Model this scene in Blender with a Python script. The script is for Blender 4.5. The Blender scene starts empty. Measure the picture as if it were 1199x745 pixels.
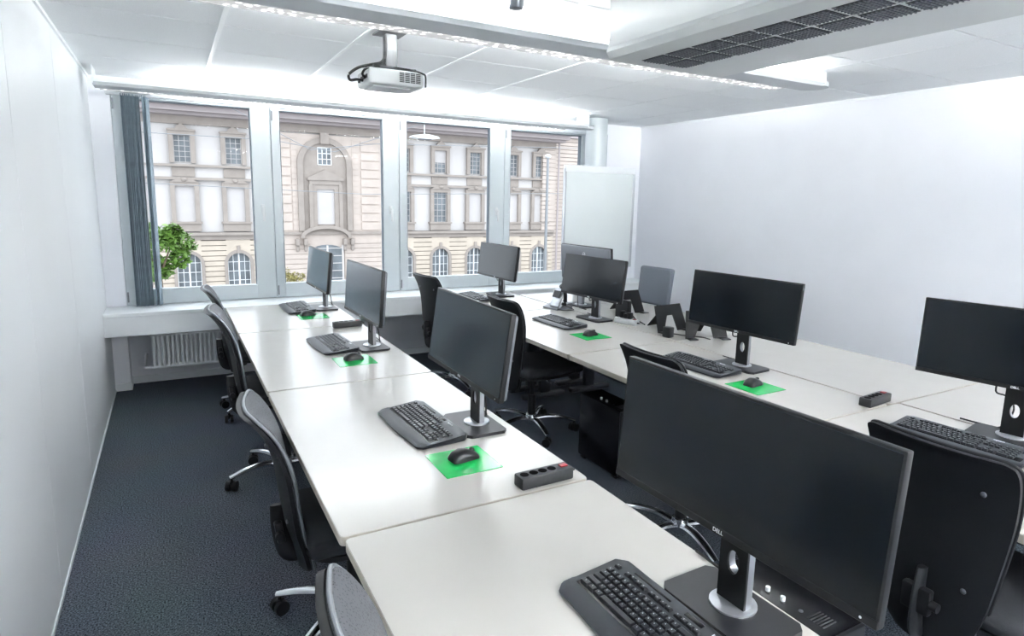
import bpy, bmesh, math, random
from mathutils import Vector, Matrix
random.seed(7)
PI = math.pi
S = bpy.context.scene
C = S.collection

# ------------------------------------------------------------------ materials
def nodes_of(m):
    m.use_nodes = True
    nt = m.node_tree
    return nt, nt.nodes, nt.links, nt.nodes.get('Principled BSDF')

def mat(name, col, rough=.5, metal=0., noise=0., scale=40., bump=0., spec=.5, bscale=None, coat=0.):
    m = bpy.data.materials.new(name)
    nt, N, L, b = nodes_of(m)
    b.inputs['Base Color'].default_value = (*col, 1)
    b.inputs['Roughness'].default_value = rough
    b.inputs['Metallic'].default_value = metal
    b.inputs['Specular IOR Level'].default_value = spec
    if coat:
        b.inputs['Coat Weight'].default_value = coat
        b.inputs['Coat Roughness'].default_value = .1
    tc = N.new('ShaderNodeTexCoord')
    if noise > 0:
        t = N.new('ShaderNodeTexNoise'); t.inputs['Scale'].default_value = scale; t.inputs['Detail'].default_value = 3
        L.new(tc.outputs['Object'], t.inputs['Vector'])
        mx = N.new('ShaderNodeMix'); mx.data_type = 'RGBA'
        mx.inputs[6].default_value = (*[c*(1-noise) for c in col], 1)
        mx.inputs[7].default_value = (*[min(1, c*(1+noise)) for c in col], 1)
        r = N.new('ShaderNodeMapRange'); r.inputs[1].default_value = .3; r.inputs[2].default_value = .7
        L.new(t.outputs['Fac'], r.inputs[0]); L.new(r.outputs[0], mx.inputs[0])
        L.new(mx.outputs[2], b.inputs['Base Color'])
    if bump > 0:
        t2 = N.new('ShaderNodeTexNoise'); t2.inputs['Scale'].default_value = bscale or scale; t2.inputs['Detail'].default_value = 4
        L.new(tc.outputs['Object'], t2.inputs['Vector'])
        bp = N.new('ShaderNodeBump'); bp.inputs['Strength'].default_value = bump; bp.inputs['Distance'].default_value = .004
        L.new(t2.outputs['Fac'], bp.inputs['Height']); L.new(bp.outputs[0], b.inputs['Normal'])
    return m

def emit(name, col, strength):
    m = bpy.data.materials.new(name)
    nt, N, L, b = nodes_of(m)
    b.inputs['Base Color'].default_value = (*col, 1)
    b.inputs['Emission Color'].default_value = (*col, 1)
    b.inputs['Emission Strength'].default_value = strength
    return m

def glass_mat(name, tint=(1, 1, 1), gloss=.06):
    m = bpy.data.materials.new(name)
    nt, N, L, b = nodes_of(m)
    N.remove(b)
    out = N.get('Material Output')
    tr = N.new('ShaderNodeBsdfTransparent'); tr.inputs[0].default_value = (*tint, 1)
    gl = N.new('ShaderNodeBsdfGlossy'); gl.inputs['Roughness'].default_value = .02
    fr = N.new('ShaderNodeFresnel'); fr.inputs[0].default_value = 1.06
    mx = N.new('ShaderNodeMixShader')
    L.new(fr.outputs[0], mx.inputs[0]); L.new(tr.outputs[0], mx.inputs[1]); L.new(gl.outputs[0], mx.inputs[2])
    L.new(mx.outputs[0], out.inputs[0])
    return m

M = {}
M['wall'] = mat('wall_paint', (.86, .875, .915), .55, noise=.015, scale=3)
M['panel'] = mat('partition_panel', (.86, .885, .90), .42, noise=.012, scale=2)
M['seam'] = mat('panel_joint', (.55, .59, .63), .6)
M['white'] = mat('white_trim', (.84, .87, .89), .4)
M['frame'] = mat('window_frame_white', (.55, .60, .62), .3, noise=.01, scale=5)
M['gasket'] = mat('rubber_gasket', (.12, .15, .18), .6)
M['tile'] = mat('ceiling_tile', (.85, .87, .885), .85, noise=.05, scale=220, bump=.25)
M['tbar'] = mat('ceiling_bar', (.90, .92, .93), .45)
M['desk'] = mat('desk_laminate', (.56, .542, .505), .20, noise=.012, scale=9, spec=.75)
M['edge'] = mat('desk_edge', (.42, .39, .335), .45, noise=.05, scale=20)
M['dark_steel'] = mat('dark_powder_coat', (.035, .04, .047), .45, noise=.05, scale=60)
M['black'] = mat('black_plastic', (.009, .010, .012), .42, noise=.1, scale=150, spec=.35, bump=.05, bscale=900)
M['gloss_black'] = mat('glossy_black_plastic', (.006, .006, .008), .25, spec=.35)
M['shell'] = mat('chair_shell_plastic', (.008, .009, .011), .46, noise=.08, scale=200, spec=.25, bump=.08, bscale=700)
M['screw'] = mat('dark_screw', (.16, .17, .19), .3, metal=.7)
M['screen'] = mat('screen_panel', (.002, .0035, .0055), .18, spec=.30)
def sheen(m, w, r, tint):
    b = m.node_tree.nodes['Principled BSDF']
    b.inputs['Sheen Weight'].default_value = w; b.inputs['Sheen Roughness'].default_value = r; b.inputs['Sheen Tint'].default_value = (*tint, 1)
sheen(M['screen'], .65, .30, (.55, .80, 1.))   # anti-glare haze, tinted blue to stand in for bright window reflections
M['bezel'] = mat('monitor_bezel', (.007, .0075, .0085), .40, spec=.28)
M['silver'] = mat('silver_plastic', (.52, .54, .57), .28, metal=.7)
M['neck_silver'] = mat('neck_silver', (.27, .28, .30), .35, metal=.6)
M['backsilver'] = mat('monitor_back_plastic', (.16, .17, .19), .35, metal=.3)
M['stand_plate'] = mat('stand_plate', (.014, .015, .018), .36, noise=.05, scale=90, spec=.28)
M['chrome'] = mat('polished_aluminium', (.74, .76, .79), .18, metal=1.)
M['rim'] = mat('chair_rim', (.26, .28, .30), .3, metal=.5)
M['kb'] = mat('keyboard_body', (.013, .016, .021), .42, noise=.08, scale=120, spec=.28)
M['key'] = mat('keycap', (.011, .013, .017), .36, noise=.08, scale=200, spec=.35)
for k_ in ('kb', 'key'): sheen(M[k_], .22, .35, (.85, .93, 1.))  # sheen stands in for window glare that pales the far keyboards
M['key_print'] = mat('key_print', (.40, .41, .43), .6)
M['legend'] = mat('printed_white', (.85, .86, .88), .5)
M['pad'] = mat('green_mouse_mat', (.012, .46, .10), .16, noise=.05, scale=30, spec=.6)
M['mouse'] = mat('mouse_shell', (.010, .011, .013), .28, spec=.45)
M['strip'] = mat('power_strip_plastic', (.026, .028, .031), .45, noise=.08, scale=100, spec=.35)
M['socket'] = mat('socket_well', (.002, .002, .003), .8, spec=.05)
M['red'] = mat('red_switch', (.35, .02, .03), .3)
M['cable'] = mat('black_cable', (.012, .013, .014), .5)
M['white_plastic'] = mat('white_plastic', (.64, .66, .67), .35)
M['grey_metal'] = mat('grey_lamp_housing', (.50, .53, .55), .4, noise=.02, scale=10)
M['ac'] = mat('fan_coil_cover', (.58, .60, .595), .4, noise=.01, scale=4)
M['ac_dark'] = mat('grille_shadow', (.05, .055, .06), .6)
M['radiator'] = mat('radiator_enamel', (.80, .82, .83), .35)
M['mount_grey'] = mat('mount_grey', (.10, .105, .11), .5, noise=.08, scale=30)
M['projector'] = mat('projector_shell', (.46, .48, .485), .4)
M['sheet'] = mat('black_sheet_steel', (.006, .0065, .0075), .5, spec=.2)
M['board'] = mat('board_face', (.78, .83, .83), .25, noise=.01, scale=3)
M['pole'] = mat('steel_pole', (.24, .255, .27), .45, metal=.3, noise=.08, scale=30)
M['fabric'] = mat('seat_fabric', (.020, .022, .027), .85, noise=.2, scale=500, bump=.3)
M['greyfabric'] = mat('grey_back_fabric', (.135, .155, .185), .7, noise=.12, scale=600, bump=.2)
M['plaster'] = mat('pale_plaster', (.56, .54, .53), .9, noise=.03, scale=.6)
M['stone'] = mat('grey_sandstone', (.32, .283, .255), .9, noise=.08, scale=1.5)
M['sand'] = mat('buff_sandstone', (.525, .46, .385), .9, noise=.07, scale=1.2)
M['pink'] = mat('pinkish_sandstone', (.505, .44, .395), .9, noise=.07, scale=1.2)
M['joint'] = mat('stone_joint', (.26, .23, .21), .95)
M['roof'] = mat('painted_eaves', (.37, .33, .33), .8, noise=.05, scale=1)
M['darkglass'] = mat('far_window_glass', (.13, .15, .165), .3, noise=.4, scale=.8)
M['blind'] = mat('rolled_blind', (.50, .48, .475), .8, noise=.02, scale=2)
M['asphalt'] = mat('asphalt', (.25, .25, .26), .9, noise=.1, scale=2)
M['leaf'] = mat('leaf_green', (.13, .25, .045), .5, noise=.5, scale=1.3)
M['leaf_dry'] = mat('leaf_olive', (.30, .27, .10), .6, noise=.4, scale=2)
M['bark'] = mat('bark', (.12, .09, .06), .9, noise=.2, scale=8)
M['glass'] = glass_mat('window_glass')
M['lamp'] = emit('fluorescent_tube', (1., 1., .985), 50.)
M['lamp_soft'] = emit('dimmed_fluorescent_tube', (1., 1., .985), 20.)
M['lamp_strong'] = emit('added_fill_tube', (1., .995, .97), 330.)  # used only in the added fill light out of view

def carpet_mat():
    m = bpy.data.materials.new('carpet')
    nt, N, L, b = nodes_of(m)
    b.inputs['Roughness'].default_value = .95
    b.inputs['Specular IOR Level'].default_value = .1
    tc = N.new('ShaderNodeTexCoord')
    a = N.new('ShaderNodeTexNoise'); a.inputs['Scale'].default_value = 160; a.inputs['Detail'].default_value = 3
    d = N.new('ShaderNodeTexNoise'); d.inputs['Scale'].default_value = 2.2
    L.new(tc.outputs['Object'], a.inputs['Vector']); L.new(tc.outputs['Object'], d.inputs['Vector'])
    r = N.new('ShaderNodeValToRGB')
    r.color_ramp.elements[0].position = .34; r.color_ramp.elements[0].color = (.016, .020, .026, 1)
    r.color_ramp.elements[1].position = .70; r.color_ramp.elements[1].color = (.225, .262, .315, 1)
    mx = N.new('ShaderNodeMix'); mx.data_type = 'RGBA'; mx.blend_type = 'MULTIPLY'; mx.inputs[0].default_value = .25
    L.new(a.outputs['Fac'], r.inputs[0]); L.new(r.outputs[0], mx.inputs[6]); L.new(d.outputs['Color'], mx.inputs[7])
    L.new(mx.outputs[2], b.inputs['Base Color'])
    bp = N.new('ShaderNodeBump'); bp.inputs['Strength'].default_value = .7; bp.inputs['Distance'].default_value = .006
    L.new(a.outputs['Fac'], bp.inputs['Height']); L.new(bp.outputs[0], b.inputs['Normal'])
    return m
M['carpet'] = carpet_mat()

def louvre_mat(name, power):
    m = bpy.data.materials.new(name)
    nt, N, L, b = nodes_of(m)
    tc = N.new('ShaderNodeTexCoord')
    w = N.new('ShaderNodeTexVoronoi'); w.inputs['Scale'].default_value = 30
    L.new(tc.outputs['Object'], w.inputs['Vector'])
    r = N.new('ShaderNodeMapRange'); r.inputs[1].default_value = .25; r.inputs[2].default_value = .5
    r.inputs[3].default_value = .62; r.inputs[4].default_value = .16
    L.new(w.outputs['Distance'], r.inputs[0])
    cb = N.new('ShaderNodeCombineColor')
    for i in range(3): L.new(r.outputs[0], cb.inputs[i])
    L.new(cb.outputs[0], b.inputs['Base Color'])
    L.new(cb.outputs[0], b.inputs['Emission Color'])
    b.inputs['Emission Strength'].default_value = power
    return m
M['louvre'] = louvre_mat('perforated_reflector', .9)
M['louvre_soft'] = louvre_mat('dim_perforated_reflector', .8)
M['louvre_strong'] = louvre_mat('added_fill_reflector', 165.)  # glowing strip of the added fill light out of view

def mesh_mat():
    m = bpy.data.materials.new('chair_mesh')
    nt, N, L, b = nodes_of(m)
    b.inputs['Roughness'].default_value = .6
    tc = N.new('ShaderNodeTexCoord')
    w = N.new('ShaderNodeTexVoronoi'); w.inputs['Scale'].default_value = 170
    L.new(tc.outputs['Object'], w.inputs['Vector'])
    r = N.new('ShaderNodeValToRGB')
    r.color_ramp.elements[0].position = .15; r.color_ramp.elements[0].color = (.03, .033, .037, 1)
    r.color_ramp.elements[1].position = .4; r.color_ramp.elements[1].color = (.115, .122, .135, 1)
    L.new(w.outputs['Distance'], r.inputs[0]); L.new(r.outputs[0], b.inputs['Base Color'])
    return m
M['mesh'] = mesh_mat()

# ------------------------------------------------------------------ mesh helpers
class MB:
    def __init__(s): s.bm = bmesh.new()
    def box(s, c, d, bevel=0, seg=2, rot=None):
        mt = Matrix.Translation(c) @ (rot.to_4x4() if rot else Matrix()) @ Matrix.Diagonal((*d, 1))
        g = bmesh.ops.create_cube(s.bm, size=1, matrix=mt)
        if bevel:
            es = list({e for v in g['verts'] for e in v.link_edges})
            bmesh.ops.bevel(s.bm, geom=es, offset=bevel, segments=seg, affect='EDGES', profile=.5)
        return s
    def span(s, x0, x1, y0, y1, z0, z1, bevel=0, seg=2):
        return s.box(((x0+x1)/2, (y0+y1)/2, (z0+z1)/2), (abs(x1-x0), abs(y1-y0), abs(z1-z0)), bevel, seg)
    def cyl(s, p0, p1, r, r2=None, n=20):
        p0, p1 = Vector(p0), Vector(p1); d = p1-p0
        mt = Matrix.Translation((p0+p1)/2) @ d.to_track_quat('Z', 'Y').to_matrix().to_4x4()
        bmesh.ops.create_cone(s.bm, cap_ends=True, segments=n, radius1=r, radius2=r if r2 is None else r2, depth=d.length, matrix=mt)
        return s
    def sphere(s, c, r, sc=(1, 1, 1), n=16):
        bmesh.ops.create_uvsphere(s.bm, u_segments=n, v_segments=max(6, n//2), radius=r, matrix=Matrix.Translation(c) @ Matrix.Diagonal((*sc, 1)))
        return s
    def tube(s, pts, r, n=8, smooth=0, flat=1., up=(0, 0, 1)):
        P = [Vector(p) for p in pts]
        R = list(r) if isinstance(r, (list, tuple)) else [r]*len(P)
        if smooth:
            Q, RR = [], []
            for i in range(len(P)-1):
                a, b, c, d = P[max(i-1, 0)], P[i], P[i+1], P[min(i+2, len(P)-1)]
                for k in range(smooth):
                    t = k/smooth
                    Q.append(.5*((2*b)+(c-a)*t+(2*a-5*b+4*c-d)*t*t+(3*b-a-3*c+d)*t**3)); RR.append(R[i]*(1-t)+R[i+1]*t)
            Q.append(P[-1]); RR.append(R[-1]); P, R = Q, RR
        rings = []
        for i, p in enumerate(P):
            d = (P[min(i+1, len(P)-1)]-P[max(i-1, 0)]).normalized()
            u = Vector(up)
            if abs(d.dot(u)) > .95: u = Vector((1, 0, 0))
            a = d.cross(u).normalized(); b = a.cross(d).normalized()
            rings.append([s.bm.verts.new(p+a*math.cos(2*PI*k/n)*R[i]+b*math.sin(2*PI*k/n)*R[i]*flat) for k in range(n)])
        for A, B in zip(rings, rings[1:]):
            for k in range(n): s.bm.faces.new((A[k], A[(k+1) % n], B[(k+1) % n], B[k]))
        s.bm.faces.new(list(reversed(rings[0]))); s.bm.faces.new(rings[-1])
        return s
    def lathe(s, prof, c=(0, 0, 0), n=24):
        rings = []
        for r, z in prof:
            rings.append([s.bm.verts.new((c[0]+r*math.cos(2*PI*k/n), c[1]+r*math.sin(2*PI*k/n), c[2]+z)) for k in range(n)])
        for A, B in zip(rings, rings[1:]):
            for k in range(n): s.bm.faces.new((A[k], A[(k+1) % n], B[(k+1) % n], B[k]))
        s.bm.faces.new(list(reversed(rings[0]))); s.bm.faces.new(rings[-1])
        return s
    def prism(s, poly, axis, a, b):
        """poly: 2D outline; axis: 'x','y','z' is the extrusion axis running a..b"""
        def P(u, v, w): return {'x': (w, u, v), 'y': (u, w, v), 'z': (u, v, w)}[axis]
        A = [s.bm.verts.new(P(u, v, a)) for u, v in poly]; B = [s.bm.verts.new(P(u, v, b)) for u, v in poly]
        n = len(poly)
        for k in range(n): s.bm.faces.new((A[k], A[(k+1) % n], B[(k+1) % n], B[k]))
        s.bm.faces.new(list(reversed(A))); s.bm.faces.new(B)
        return s
    def ringprism(s, outer, inner, axis, a, b):
        """band between two outlines with the same number of points (open strip closed at its ends if not cyclic)"""
        def P(u, v, w): return {'x': (w, u, v), 'y': (u, w, v), 'z': (u, v, w)}[axis]
        n = len(outer)
        vs = [[s.bm.verts.new(P(*q[k], w)) for k in range(n)] for q in (outer, inner) for w in (a, b)]
        Oa, Ob, Ia, Ib = vs
        for k in range(n-1):
            for q in ((Oa[k], Oa[k+1], Ob[k+1], Ob[k]), (Ia[k+1], Ia[k], Ib[k], Ib[k+1]), (Oa[k+1], Oa[k], Ia[k], Ia[k+1]), (Ob[k], Ob[k+1], Ib[k+1], Ib[k])):
                s.bm.faces.new(q)
        s.bm.faces.new((Oa[0], Ob[0], Ib[0], Ia[0])); s.bm.faces.new((Ob[-1], Oa[-1], Ia[-1], Ib[-1]))
        return s
    def mesh(s, name, m=None, smooth=True, ang=35):
        bmesh.ops.recalc_face_normals(s.bm, faces=s.bm.faces)
        me = bpy.data.meshes.new(name); s.bm.to_mesh(me); s.bm.free()
        if m: me.materials.append(M[m] if isinstance(m, str) else m)
        if smooth:
            for p in me.polygons: p.use_smooth = True
            me.set_sharp_from_angle(angle=math.radians(ang))
        return me
    def build(s, name, m, parent=None, loc=(0, 0, 0), rot=(0, 0, 0), smooth=True, ang=35):
        return link(name, s.mesh(name, m, smooth, ang), parent, loc, rot)

def link(name, data, parent=None, loc=(0, 0, 0), rot=(0, 0, 0)):
    o = bpy.data.objects.new(name, data); C.objects.link(o)
    o.location = loc; o.rotation_euler = rot
    if parent: o.parent = parent
    return o

def thing(name, label, cat, loc=(0, 0, 0), rz=0, group=None):
    o = link(name, None, None, loc, (0, 0, rz))
    o.empty_display_size = .1
    return tag(o, label, cat, group)

def tag(o, label, cat, group=None, kind=None):
    o['label'] = label; o['category'] = cat
    if group: o['group'] = group
    if kind: o['kind'] = kind
    return o

def struct(o):
    o['kind'] = 'structure'
    return o

def dup(root, loc, rz, label, group=None):
    def rec(o, par):
        c = o.copy(); C.objects.link(c)
        if par is not None: c.parent = par
        for ch in o.children: rec(ch, c)
        return c
    r = rec(root, None)
    r.location = loc; r.rotation_euler = (0, 0, rz); r['label'] = label
    if group: r['group'] = group
    return r

def text_mesh(body, size, depth=.0004, shear=0):
    cu = bpy.data.curves.new('lettering', 'FONT'); cu.body = body; cu.size = size; cu.extrude = depth
    cu.align_x = 'CENTER'; cu.align_y = 'CENTER'; cu.shear = shear
    o = bpy.data.objects.new('lettering', cu); C.objects.link(o)
    dg = bpy.context.evaluated_depsgraph_get()
    me = bpy.data.meshes.new_from_object(o.evaluated_get(dg))
    bpy.data.objects.remove(o)
    return me

def lettering(name, body, size, m, parent, mw, depth=.0004):
    me = text_mesh(body, size, depth); me.name = name
    me.materials.clear(); me.materials.append(M[m])
    o = link(name, me, parent); o.matrix_local = mw
    return o

def rrect(w, h, r, n=5, cx=0, cy=0):
    out = []
    for sx, sy, a0 in ((1, 1, 0), (-1, 1, 90), (-1, -1, 180), (1, -1, 270)):
        for k in range(n+1):
            a = math.radians(a0+90*k/n)
            out.append((cx+sx*(w/2-r)+r*math.cos(a), cy+sy*(h/2-r)+r*math.sin(a)))
    return out

# ------------------------------------------------------------------ the room
XL, XR, YW, ZC_, YB, YU = -.47, 4.76, 5.68, 2.46, -2.6, 6.05
struct(MB().span(XL-.1, XR+.1, YB-.1, YU+.1, -.12, 0).build('floor', 'carpet', smooth=False))

w = MB()
seams = [YB, -1.8, -.64, .52, 1.69, 2.865, 4.02, YU]
for a, b in zip(seams, seams[1:]): w.span(XL-.03, XL, a+.0025, b-.0025, 0, ZC_)
wl = struct(w.build('wall_left', 'panel', smooth=False))
MB().span(XL-.1, XL-.004, YB, YU, 0, ZC_).build('panel_joint', 'seam', wl, smooth=False)
struct(MB().span(XL, XL+.006, YB, 5.86, 0, .016).build('baseboard_left', 'white', smooth=False))
struct(MB().span(XR, XR+.1, YB-.1, YU+.1, 0, ZC_).build('wall_right', 'wall', smooth=False))
struct(MB().span(XR-.012, XR, YB, YW, 0, .06).build('baseboard_right', 'white', smooth=False))
struct(MB().span(XL-.1, XR+.1, YB-.1, YB, 0, ZC_).build('wall_back', 'wall', smooth=False))
w = MB()
w.span(-.335, 4.11, YW, YW+.3, 2.345, ZC_+.01)          # lintel
w.span(XL, -.335, YW, YW+.3, .73, ZC_+.01)        # left pier
w.span(4.11, XR, YW, YW+.3, .73, ZC_+.01)             # right pier
w.span(XL, XR, YU, YU+.1, 0, .73)                 # wall under the sill
w.span(XL, -.36, 5.86, YU, 0, .70)                # small pier in the recess
struct(w.build('wall_window', 'wall', smooth=False))
b = MB()
b.span(-.36, XR, YU-.014, YU, 0, .06); b.span(XL, -.352, 5.846, 5.86, 0, .06); b.span(-.36, -.352, 5.86, YU, 0, .06)
struct(b.build('baseboard_window', 'white', smooth=False))

# suspended ceiling: long tiles in a grid
c = MB()
c.span(XL-.1, XR+.1, YB-.1, YU+.1, ZC_+.02, ZC_+.12)
xs = [XL-.1] + [.285+.66*k for k in range(0, 7)] + [XR+.1]
ys = [YB-.1] + [-2.1+.635*k for k in range(0, 13)]
ys = [y for y in ys if y < YW-.05] + [YW+.02]
for x0, x1 in zip(xs, xs[1:]):
    for y0, y1 in zip(ys, ys[1:]):
        c.span(x0+.004, x1-.004, y0+.005, y1-.005, ZC_, ZC_+.022, .003, 1)
struct(c.build('ceiling', 'tile', smooth=False))
b = MB()
for x in xs[1:5]: b.span(x-.011, x+.011, YB, YW, ZC_-.004, ZC_+.002)
struct(b.build('trim_1', 'tbar', smooth=False))
b = MB()
b.span(XL, XL+.012, YB, YW, ZC_-.018, ZC_); b.span(XR-.012, XR, YB, YW, ZC_-.018, ZC_)
struct(b.build('trim_2', 'white', smooth=False))

# window sill board with its deep apron
s = MB()
s.span(XL, XR, 5.34, YU+.02, .700, .73, .004, 1); s.span(XL, XR, 5.345, 5.365, .555, .702)
struct(s.build('trim_3', 'white', smooth=False))
# wall strip above the glass that carries the blinds
struct(MB().span(-.36, 4.1, YW-.10, YW-.06, 2.322, 2.352, .006).build('trim_4', 'white'))
# round column in the right-hand corner
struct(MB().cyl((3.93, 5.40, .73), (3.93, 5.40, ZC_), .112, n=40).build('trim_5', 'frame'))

def window(n, x0, x1, g0, g1, handle=True):
    f = MB()
    y0, y1 = YW, YW+.07
    f.span(x0+.002, g0, y0, y1, .735, 2.345, .004, 1); f.span(g1, x1-.002, y0, y1, .735, 2.345, .004, 1)
    f.span(g0-.002, g1+.002, y0, y1, .735, .856, .004, 1); f.span(g0-.002, g1+.002, y0, y1, 2.315, 2.345, .004, 1)
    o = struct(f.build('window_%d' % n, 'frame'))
    g = MB()
    for a, b_, c_, d_ in ((g0, g0+.006, .856, 2.315), (g1-.006, g1, .856, 2.315)): g.span(a, b_, y0+.012, y1-.01, c_, d_)
    g.span(g0, g1, y0+.012, y1-.01, 2.309, 2.315)
    g.build('gasket', 'gasket', o, smooth=False)
    MB().span(g0, g1, y0+.035, y0+.041, .856, 2.315).build('pane', 'glass', o, smooth=False)
    if handle:
        hx = x1-.085
        h = MB(); h.box((hx, y0-.007, 1.50), (.028, .014, .075), .005); h.cyl((hx, y0-.014, 1.50), (hx, y0-.045, 1.50), .009)
        h.box((hx, y0-.045, 1.455), (.02, .014, .12), .006)
        h.build('window_handle', 'white_plastic', o)
    h = MB()
    for z in (.80, 2.27): h.cyl((x0+.014, y0-.006, z-.04), (x0+.014, y0-.006, z+.04), .006, n=10)
    h.build('hinge', 'pole', o)
    return o
window(1, -.335, .782, -.255, .627)
window(2, .782, 1.894, .854, 1.743)
window(3, 1.894, 3.002, 1.971, 2.842)
window(4, 3.002, 4.11, 3.074, 3.942, False)

def blind(x0, n, label, step):
    t = thing('vertical_blind', label, 'blind', (x0, 5.60, 0))
    MB().span(-.02, n*step+.02, -.02, .02, 2.335, 2.36, .004).build('head_rail', 'white', t)
    for k in range(n):
        a = math.radians(random.uniform(66, 92))
        r = Matrix.Rotation(a, 3, 'Z')
        s_ = MB(); s_.box((0, 0, 1.537), (.064, .0016, 1.596), rot=r)
        m = bpy.data.materials.get('blind_fabric') or mat('blind_fabric', (.24, .31, .36), .6, noise=.12, scale=30)
        sl = s_.build('slat', m, t, ((k+.5)*step, random.uniform(-.008, .008), 0), smooth=False)
    return t
blind(-.262, 15, 'stack of grey vertical blind slats drawn to the left end of the windows', .0115)
blind(4.13, 7, 'narrow stack of grey vertical blind slats behind the round column', .0115)

# radiator under the sill
t = thing('radiator', 'white ribbed radiator under the window sill', 'radiator', (-.19, 5.55, 0))
r = MB()
for k in range(22):
    x = .02+k*.033
    r.cyl((x, 0, .25), (x, 0, .50), .0125, n=10); r.cyl((x, .05, .25), (x, .05, .50), .0125, n=10)
r.build('columns', 'radiator', t)
r = MB(); r.span(0, .75, -.012, .065, .235, .262, .01); r.span(0, .75, -.012, .065, .492, .515, .01)
r.build('header', 'radiator', t)
r = MB(); r.cyl((.0, .02, .245), (-.05, .02, .245), .012); r.cyl((-.05, .02, .245), (-.05, .49, .245), .009); r.build('pipe', 'radiator', t)
r = MB()
for x in (.15, .6): r.span(x-.015, x+.015, .06, .48, .40, .42)
r.build('bracket', 'radiator', t)

# ------------------------------------------------------------------ ceiling fittings
def luminaire(name, label, x0, x1, y, zb, kind='', group=None):
    t = thing(name, label, 'lamp', (0, y, ZC_), 0, group)
    d = zb-ZC_
    h = MB()
    L_ = x1-x0
    prof = [(-.105, d+.035), (-.108, d+.022), (-.095, d), (.085, d), (.10, d+.012), (.085, d+.03)]
    h.prism(prof, 'x', x0, x1-.03)
    h.cyl((x1-.03, -.005, d+.002), (x1-.03, -.005, d+.03), .098, n=32)
    h.build('housing', 'grey_metal', t, ang=25)
    h = MB(); h.span(x0+.02, x1-.12, .10, .205, d+.012, d+.018); h.span(x0+.02, x1-.12, .203, .209, d+.008, d+.03)
    h.build('louvre', 'louvre'+kind, t, smooth=False)
    h = MB()
    h.span(x0, x1-.05, -.112, -.106, d+.02, d+.045); h.build('reflector_lip', 'white', t, smooth=False)
    for yy in (-.05, .05):
        h = MB(); n = max(2, int(L_/1.2)); st = (L_-.85)/n
        for k in range(n): h.cyl((x0+.55+k*st+.03, yy, d+.047), (x0+.55+(k+1)*st-.05, yy, d+.047), .012, n=12)
        h.build('tube_lamp', 'lamp'+kind, t)
    for xa, xb in ((x0, x0+.006), (x1-.05, x1-.044)): MB().span(xa, xb, -.112, .105, d+.01, -.006).build('end_shield', 'white', t, smooth=False)  # shields added to keep direct tube light off the walls
    for x in (x0+.5, (x0+x1)/2+.02, x1-.5):
        MB().cyl((x, 0, d+.02), (x, 0, 0), .006, n=8).build('hanger', 'white', t)
    return t
luminaire('ceiling_light', 'long grey strip light above the projector, running past the air conditioner', -.28, 3.72, 2.74, 2.376)
luminaire('ceiling_light', 'long strip light running just above the windows', -.40, 3.72, 5.29, 2.33, '_soft')
luminaire('ceiling_light', 'added fill light behind the camera, a strip light washing the back wall', 0.55, 4.3, -1.9, 2.376, '_strong')  # added, unseen: brightens the back wall so bounced light fills the room

# air conditioner box
t = thing('air_conditioner', 'boxy white ceiling air conditioner with two rows of dark grilles underneath', 'air conditioner', (1.53, 0, 2.17))
a = MB(); a.span(0, .63, -.3, 2.05, .045, ZC_-2.17, .006, 2); a.build('housing', 'ac', t)
a = MB(); a.prism([(.002, .05), (-.004, .03), (.012, .006), (.03, 0), (.60, 0), (.618, .006), (.634, .03), (.628, .05)], 'y', -.304, 2.054); a.build('bottom_cover', 'ac', t, ang=20)
for col, xx in enumerate((.160, .281)):
    for k in range(11):
        y1 = 1.975-.133*k
        g = MB(); g.span(xx-.052, xx+.052, y1-.118, y1, -.0015, .001)
        v = g.build('vent_grille', 'ac_dark', t, smooth=False)
        g = MB()
        for j in range(1, 9): g.box((xx, y1-.118*j/9, -.003), (.104, .0035, .003))
        for j in range(1, 7): g.box((xx-.052+.104*j/7, y1-.059, -.003), (.0035, .118, .003))
        g.build('grille_bars', 'screw', v, smooth=False)

# projector hanging from the ceiling
t = thing('projector', 'white projector on a grey ceiling pole with looped black cables', 'projector', (1.05, 3.28, ZC_))
p = MB(); p.box((0, 0, -.095), (.06, .06, .17), .006); p.box((0, 0, -.004), (.14, .14, .008)); p.build('mount_pole', 'mount_grey', t)
p = MB(); p.box((0, 0, -.184), (.18, .14, .014), .004)
for sx in (-1, 1):
    for sy in (-1, 1): p.tube([(0, 0, -.180), (sx*.11, sy*.08, -.188), (sx*.12, sy*.09, -.20)], .008, 6)
p.build('mount_bracket', 'dark_steel', t)
p = MB(); p.box((.0, 0, -.238), (.285, .23, .080), .014, 3); p.box((-.02, -.01, -.282), (.20, .16, .012), .006); bd = p.build('body', 'projector', t)
p = MB()
for i in range(4):
    for j in range(7): p.box((.025+.029*i, -.1155, -.212-.0072*j), (.024, .004, .0040))
p.build('vent_slots', 'black', bd, smooth=False)
p = MB()
for i in range(5): p.box((-.1435, -.075+.026*i, -.238), (.006, .016, .018))
p.cyl((-.142, .06, -.245), (-.152, .06, -.245), .01, n=10)
p.build('connector_panel', 'strip', bd, smooth=False)
p = MB(); p.cyl((.05, .11, -.24), (.05, .135, -.24), .034); p.build('lens', 'gloss_black', bd)
def cab(pts, r, par, m='cable', name='cable', n=8):
    return MB().tube(pts, r, n, smooth=6).build(name, m, par)
cab([(-.033, -.035, -.02), (-.034, -.04, -.10), (-.055, -.04, -.155), (-.12, -.06, -.180), (-.18, -.06, -.20), (-.225, -.05, -.235), (-.22, -.045, -.262), (-.18, -.02, -.252), (-.145, 0, -.25)], .007, t)
cab([(-.033, -.03, -.02), (-.036, -.045, -.11), (-.05, -.05, -.165), (-.10, -.08, -.188), (-.15, -.09, -.205), (-.165, -.07, -.23), (-.146, -.05, -.242)], .006, t)
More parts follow.
